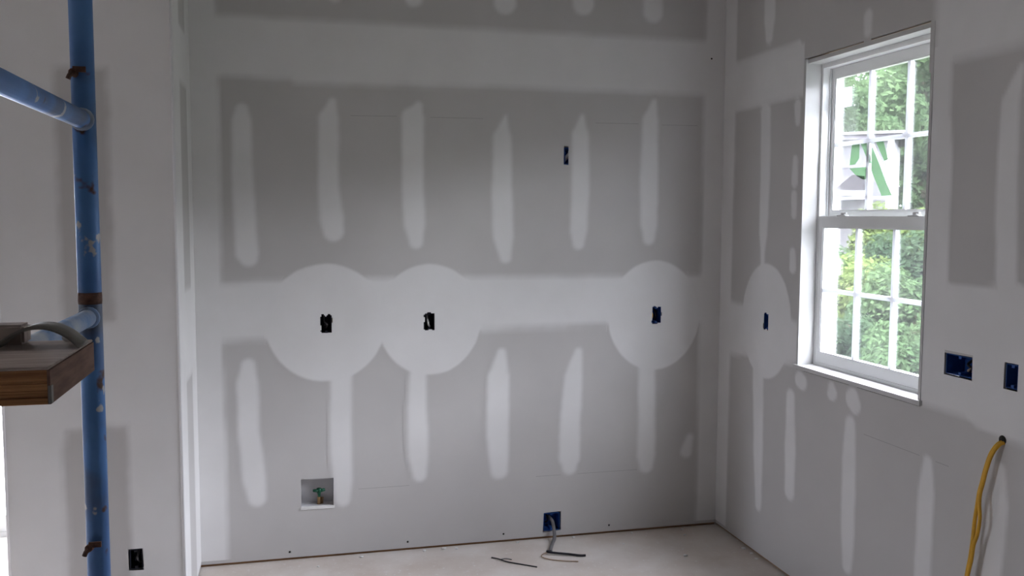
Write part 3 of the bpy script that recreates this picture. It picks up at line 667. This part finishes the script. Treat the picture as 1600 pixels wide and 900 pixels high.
# ------------------------------------------------------------------ scaffold
PXs, PYs = -0.405, 2.0
sc = empty('scaffold', (PXs, 1.3, 0)); tag(sc, 'chipped blue tubular steel scaffold frame at the left edge', 'scaffold')
def ring_pts(z0, z1): return [(0, 0, z0), (0, 0, z1)]
for fx in (PXs, -2.15):
    for py in (PYs, 0.45):
        bm = bmesh.new(); tube_bm(bm, [(fx, py, 0.012), (fx, py, 2.75)], 0.0225, 20)
        post = keep(obj('post', bm, M['blue'], None, True), sc)
        def sub(o): o.parent = post; return o
        bm = bmesh.new(); bx(bm, fx-0.06, fx+0.06, py-0.06, py+0.06, 0.0, 0.008); tube_bm(bm, [(fx, py, 0.006), (fx, py, 0.10)], 0.026, 16); sub(obj('base_plate', bm, M['rust']))
        if py == PYs and fx == PXs:
            # rusty weld collar over the lower rung
            bm = bmesh.new(); tube_bm(bm, [(fx, py, 1.478), (fx, py, 1.484), (fx, py, 1.496), (fx, py, 1.502)], 0.024, 20, rad=[.0226, .0231, .0231, .0226]); sub(obj('weld_collar', bm, M['rust'], None, True))
        for zz, s in ((1.942, 1), (0.972, 1)):            # lock pins
            bm = bmesh.new()
            tube_bm(bm, [(fx-0.010, py-0.018, zz), (fx-0.012, py-0.034, zz+0.001)], 0.008, 10)
            tube_bm(bm, [(fx-0.012, py-0.033, zz), (fx-0.017, py-0.036, zz-0.006), (fx-0.020, py-0.036, zz-0.013)], 0.005, 8)
            bx(bm, fx-0.012, fx+0.012, py-0.033, py-0.028, zz+0.002, zz+0.013)
            sub(obj('lock_pin', bm, M['rust']))
    for zz, rr in ((1.852, 0.0185), (1.4515, 0.0175), (0.45, 0.0175), (2.6, 0.0175)):
        tube('rung', [(fx, PYs-0.0225, zz), (fx, 0.4725, zz)], rr, M['dustyblue'] if zz == 1.4515 else M['blue'], sc, 18)
        tube('rung_weld', [(fx, PYs-0.020, zz), (fx, PYs-0.026, zz), (fx, PYs-0.034, zz)], 0.02, M['dustyblue'], sc, 16, rad=[rr+.005, rr+.0045, rr+.0005])
tube('ledger', [(PXs-0.0225, PYs, 0.25), (-2.1275, PYs, 0.25)], 0.0175, M['blue'], sc, 14)

# plank across the lower rungs
pk = empty('scaffold_plank', (-1.3, 1.08, 1.470)); tag(pk, 'thick brown laminated wood plank resting across the scaffold rung', 'plank')
px0, px1, py0, py1, pz0, pz1 = -2.45, -0.238, 0.98, 1.187, 1.4698, 1.508
n_l = 5
for k in range(n_l):                                    # glued veneers, each its own layer
    a = pz0+(pz1-pz0-0.003)*k/n_l; b = pz0+(pz1-pz0-0.003)*(k+1)/n_l
    dj = (0, 0.0008, 0.0002, 0.001, 0.0004)[k]
    box('veneer_layer', (px0, px1-0.003, py0+dj, py1-dj, a, b-0.0003), M['plank'], pk)
bm = bmesh.new(); bx(bm, px0, px1-0.001, py0-0.0005, py1+0.0005, pz1-0.0032, pz1); bmesh.ops.bevel(bm, geom=[e for e in bm.edges], offset=0.001, segments=1, affect='EDGES')
keep(obj('top_face', bm, M['planktop']), pk)
bm = bmesh.new(); bx(bm, px1-0.003, px1, py0, py1, pz0, pz1-0.0034); keep(obj('end_face', bm, M['plankend']), pk)
box('edge_chip', (px1-0.002, px1+0.0012, py0-0.0012, py0+0.006, pz0+0.001, pz0+0.019), M['greymetal'], pk)
# bent strap and scrap lying on the plank
bm = bmesh.new(); N = 16; prev = None
for i in range(N+1):
    t = i/N; x = -0.325+0.088*t; z = pz1+0.0008+0.0215*math.sin(math.pi*min(1, t*1.02))**0.8 if t < 0.98 else pz1+0.0008
    y = 1.118+0.012*math.sin(t*3)
    r = [bm.verts.new((x, y-0.016, z)), bm.verts.new((x, y+0.030, z)), bm.verts.new((x, y+0.030, z+0.004)), bm.verts.new((x, y-0.016, z+0.004))]
    if prev:
        for k in range(4): bm.faces.new((prev[k], prev[(k+1) % 4], r[(k+1) % 4], r[k]))
    else: bm.faces.new(r[::-1])
    prev = r
bm.faces.new(prev)
tag(obj('metal_strap', bm, M['greymetal'], None, True), 'bent grey metal strap arched on top of the plank', 'strap')
bm = bmesh.new(); bx(bm, -0.50, -0.306, 1.150, 1.183, pz1+0.0003, pz1+0.024); bmesh.ops.bevel(bm, geom=bm.edges[:], offset=0.003, segments=2, affect='EDGES')
tag(obj('wood_offcut', bm, M['planktop']), 'flat grey dusty offcut lying along the far edge of plank', 'offcut')
bm = bmesh.new(); bmesh.ops.create_icosphere(bm, subdivisions=2, radius=0.006)
for v in bm.verts: v.co = Vector((v.co.x*1.2, v.co.y, v.co.z*0.75))*(1+0.25*noise.noise(v.co*300))
o = obj('compound_lump', bm, M['crumb'], None, True); o.location = (-0.2645, 1.178, pz1+0.004); tag(o, 'small white lump of compound on the plank near the post', 'lump')

# ------------------------------------------------------------------ crumbs on the floor
def crumb_mesh(seed):
    bm = bmesh.new(); bmesh.ops.create_icosphere(bm, subdivisions=1, radius=1.0)
    for v in bm.verts: v.co = Vector((v.co.x*1.3, v.co.y, v.co.z*0.45))*(1+0.45*noise.noise(v.co*2+Vector((seed, 0, 0))))
    me = bpy.data.meshes.new('drywall_crumb'); bm.to_mesh(me); bm.free(); me.materials.append(M['crumb']); return me
cm = [crumb_mesh(k*3.7) for k in range(3)]
spots = [(0.26, 4.02, .012), (0.36, 4.05, .009), (1.86, 3.98, .010), (0.62, 4.335, .009), (0.72, 4.34, .011), (0.78, 4.33, .008), (1.40, 4.345, .009), (0.31, 4.325, .008), (1.10, 4.34, .008), (1.72, 4.34, .007), (2.0, 4.33, .008), (-0.28, 4.02, .014), (-0.22, 4.10, .010), (-0.02, 3.98, .008), (0.85, 3.93, .008), (1.62, 4.20, .006), (1.98, 4.25, .007), (2.185, 4.0, .010), (2.19, 3.93, .009), (2.18, 3.86, .008), (0.10, 4.25, .006), (0.5, 3.95, .006)]
for i, (x, y, r) in enumerate(spots):
    o = link('drywall_crumb', cm[i % 3], None); o.location = (x, y, r*0.40); o.scale = (r, r, r); o.rotation_euler = (0, 0, random.uniform(0, 6))
    tag(o, 'small white gypsum crumb lying on the dusty subfloor', 'crumb', 'gypsum crumbs on the floor')

# ------------------------------------------------------------------ outdoors
GZ = -0.75
struct(box('ground', (2.46, 60, -30, 60, GZ-0.1, GZ), M['lawn']), 'lawn sloping away outside the window', 'lawn')
struct(box('side_yard', (-40, -7.61, -20, 40, GZ-0.1, GZ), M['lawn']), 'lawn outside the distant left door', 'lawn')
struct(box('patio', (-7.6, 2.44, 5.13, 14, -0.2, -0.1), M['concrete']), 'pale concrete patio outside the far glass door', 'patio')

# unseen ridge added to block horizon sky light on the upper back wall
bm = bmesh.new(); gx = [12, 15, 18, 21, 25, 32]; gz = [GZ, 0.6, 3.2, 5.2, 6.4, 6.8]; rows = []
for j in range(31):
    yy = -42+j*1.8; rows.append([bm.verts.new((x+0.8*noise.noise(Vector((x, yy*.3, 1))), yy, GZ-0.02 if i == 0 else z+0.8*noise.noise(Vector((x*.4, yy*.35, 0))))) for i, (x, z) in enumerate(zip(gx, gz))])
for a, b in zip(rows, rows[1:]):
    for i in range(5): bm.faces.new((a[i], a[i+1], b[i+1], b[i]))
struct(obj('sky_blocker_ridge', bm, M['ridge'], None, True), 'unseen green ridge added beyond the garden to block low sky light', 'light_blocker')

def leaf_cloud(seed, n, blobs, size):
    rnd = random.Random(seed); pts = []; fs = []
    for k in range(n):
        (bx_, by_, bz_, br) = blobs[rnd.randrange(len(blobs))]
        while True:
            d = Vector((rnd.uniform(-1, 1), rnd.uniform(-1, 1), rnd.uniform(-1, 1)))
            if 0.35 < d.length < 1: break
        d = d.normalized()*(d.length**0.4)
        c = Vector((bx_, by_, bz_)) + d*br
        nrm = (d+Vector((rnd.gauss(0, .5), rnd.gauss(0, .5), rnd.gauss(0, .5)+0.4))).normalized()
        a = nrm.orthogonal().normalized(); b = nrm.cross(a); th = rnd.uniform(0, 6.28)
        a, b = a*math.cos(th)+b*math.sin(th), b*math.cos(th)-a*math.sin(th)
        s = size*rnd.uniform(0.6, 1.3); i = len(pts)
        pts += [c-a*s, c-b*s*0.45+nrm*s*.12, c+a*s, c+b*s*0.45+nrm*s*.12]; fs.append((i, i+1, i+2, i+3))
    me = bpy.data.meshes.new('foliage'); me.from_pydata(pts, [], fs); me.update(); return me
def crown(seed, nb, rx, rz, zc, br):
    rnd = random.Random(seed); B = []
    for k in range(nb):
        d = Vector((rnd.gauss(0, 1), rnd.gauss(0, 1), rnd.gauss(0, 1))).normalized()*rnd.uniform(.3, 1)
        B.append((d.x*rx, d.y*rx, zc+d.z*rz, br*rnd.uniform(.7, 1.25)))
    return B
TREES = {k: leaf_cloud(k, 24000, crown(k, 60, 2.0, 2.7, 3.4, 0.60), 0.085) for k in (1, 2, 3)}
BUSH = {k: leaf_cloud(k+10, 9000, crown(k+10, 22, 0.85, 0.75, 0.95, 0.36), 0.055) for k in (1, 2)}
def trunk_mesh(h):
    bm = bmesh.new(); tube_bm(bm, [(0, 0, 0), (0.05, 0, h*.3), (-.04, .05, h*.6), (0, 0, h)], .1, 10, rad=[.17, .13, .10, .04])
    for a in (0.4, 2.2, 4.4):
        tube_bm(bm, [(0, 0, h*.35), (math.cos(a)*.5, math.sin(a)*.5, h*.55), (math.cos(a)*1.1, math.sin(a)*1.1, h*.75)], .05, 6, rad=[.07, .05, .02])
    bmesh.ops.recalc_face_normals(bm, faces=bm.faces); me = bpy.data.meshes.new('trunk'); bm.to_mesh(me); bm.free(); me.materials.append(M['bark']); return me
TM = trunk_mesh(4.6); BM_ = trunk_mesh(1.4)
def plant(name, foliage, tm, x, y, s, rz, m, label, cat, group, z=GZ):
    e = empty(name, (x, y, z)); e.rotation_euler = (0, 0, rz); e.scale = (s, s, s); tag(e, label, cat, group)
    me = foliage.copy(); f = link('foliage', me, m, e); f['kind'] = 'stuff'
    link('trunk', tm, None, e)
    return e
G1 = 'trees beyond the window'
TL = [
    (12.6, 12.0, 1.1, 1, 'leaf_dark', 'nearest dark green tree at the right of the window view'),
    (22.6, 21.0, 1.4, 2, 'leaf_mid', 'mid green tree to the right behind the neighbouring house'),
    (18.8, 29.9, 1.45, 3, 'leaf_mid', 'tall green tree rising behind the neighbouring roof'),
    (19.0, 38.5, 1.75, 1, 'leaf_dark', 'tall dark tree at the far left of the window view'),
    (27.4, 35.0, 2.10, 2, 'leaf_mid', 'broad tall tree in the back row of the window view'),
    (30.0, 52.0, 2.40, 3, 'leaf_dark', 'largest dark tree in the back row at the left'),
    (42.0, 51.0, 2.9, 1, 'leaf_mid', 'farthest tall tree filling the back of the window view')]
for i, (x, y, s, k, mm, lb) in enumerate(TL):
    plant('garden_tree', TREES[k], TM, x, y, s, i*1.3, M[mm], lb, 'tree', G1)
BL = [
    (8.0, 10.15, 0.95, 1, 'leaf_mid', 'rounded green shrub low at the right of the window view'),
    (8.6, 12.6, 1.0, 2, 'leaf_pale', 'yellow-green shrub low at the left of the window view'),
    (10.9, 14.1, 1.15, 1, 'leaf_dark', 'dark shrub low in the middle of the window view'),
    (6.2, 7.8, 0.75, 2, 'leaf_mid', 'nearest green shrub under the window bottom right'),
    (6.1, 9.3, 0.68, 1, 'leaf_dark', 'nearest dark shrub under the window bottom left'),
    (10.1, 16.3, 1.2, 2, 'leaf_mid', 'green shrub in front of the neighbouring house'),
    (13.5, 18.0, 1.45, 1, 'leaf_pale', 'pale yellow-green shrub right of the neighbouring house')]
for i, (x, y, s, k, mm, lb) in enumerate(BL):
    plant('garden_shrub', BUSH[k], BM_, x, y, s, i*0.9, M[mm], lb, 'shrub', 'shrubs beyond the window')

# neighbouring house: white sided wall, dark soffit, shingled lower roof with white fascia
nh = empty('neighbour_house', (14.6, 19.75, GZ)); tag(nh, 'white sided neighbouring house with grey lower roof among the trees', 'house')
hx = 14.6
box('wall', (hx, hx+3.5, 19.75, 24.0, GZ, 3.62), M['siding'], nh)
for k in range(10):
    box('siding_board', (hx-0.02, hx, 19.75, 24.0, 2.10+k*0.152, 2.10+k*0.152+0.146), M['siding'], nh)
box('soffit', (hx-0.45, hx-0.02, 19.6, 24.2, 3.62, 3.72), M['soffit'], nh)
bm = bmesh.new()
P = [(hx-0.6, 19.5), (hx+1.75, 19.5), (hx+4.1, 19.5)]
a = [bm.verts.new((hx-0.6, yy, 3.73)) for yy in (19.5, 24.3)]; b = [bm.verts.new((hx+1.75, yy, 4.0)) for yy in (19.5, 24.3)]; c = [bm.verts.new((hx+4.1, yy, 3.73)) for yy in (19.5, 24.3)]
bm.faces.new((a[0], a[1], b[1], b[0])); bm.faces.new((b[0], b[1], c[1], c[0])); bm.faces.new((a[0], b[0], c[0])); bm.faces.new((a[1], c[1], b[1])); bm.faces.new((a[0], c[0], c[1], a[1]))
keep(obj('main_roof', bm, M['shingle']), nh)
bm = bmesh.new()
v = [bm.verts.new(p) for p in ((hx-1.3, 20.3, 2.34), (hx-1.3, 23.9, 2.34), (hx-0.02, 23.9, 2.95), (hx-0.02, 20.3, 2.95), (hx-1.3, 20.3, 2.26), (hx-1.3, 23.9, 2.26), (hx-0.02, 23.9, 2.26), (hx-0.02, 20.3, 2.26))]
for f in ((0, 1, 2, 3), (4, 7, 6, 5), (0, 4, 5, 1), (0, 3, 7, 4), (1, 5, 6, 2), (2, 6, 7, 3)): bm.faces.new([v[i] for i in f])
keep(obj('lower_roof', bm, M['shingle']), nh)
box('fascia', (hx-1.36, hx-1.3, 20.2, 24.0, 2.20, 2.33), M['pvc'], nh)
box('corner_board', (hx-0.05, hx+0.02, 19.70, 19.85, GZ, 3.62), M['pvc'], nh)
nh.rotation_euler = (0, 0, R_(50))
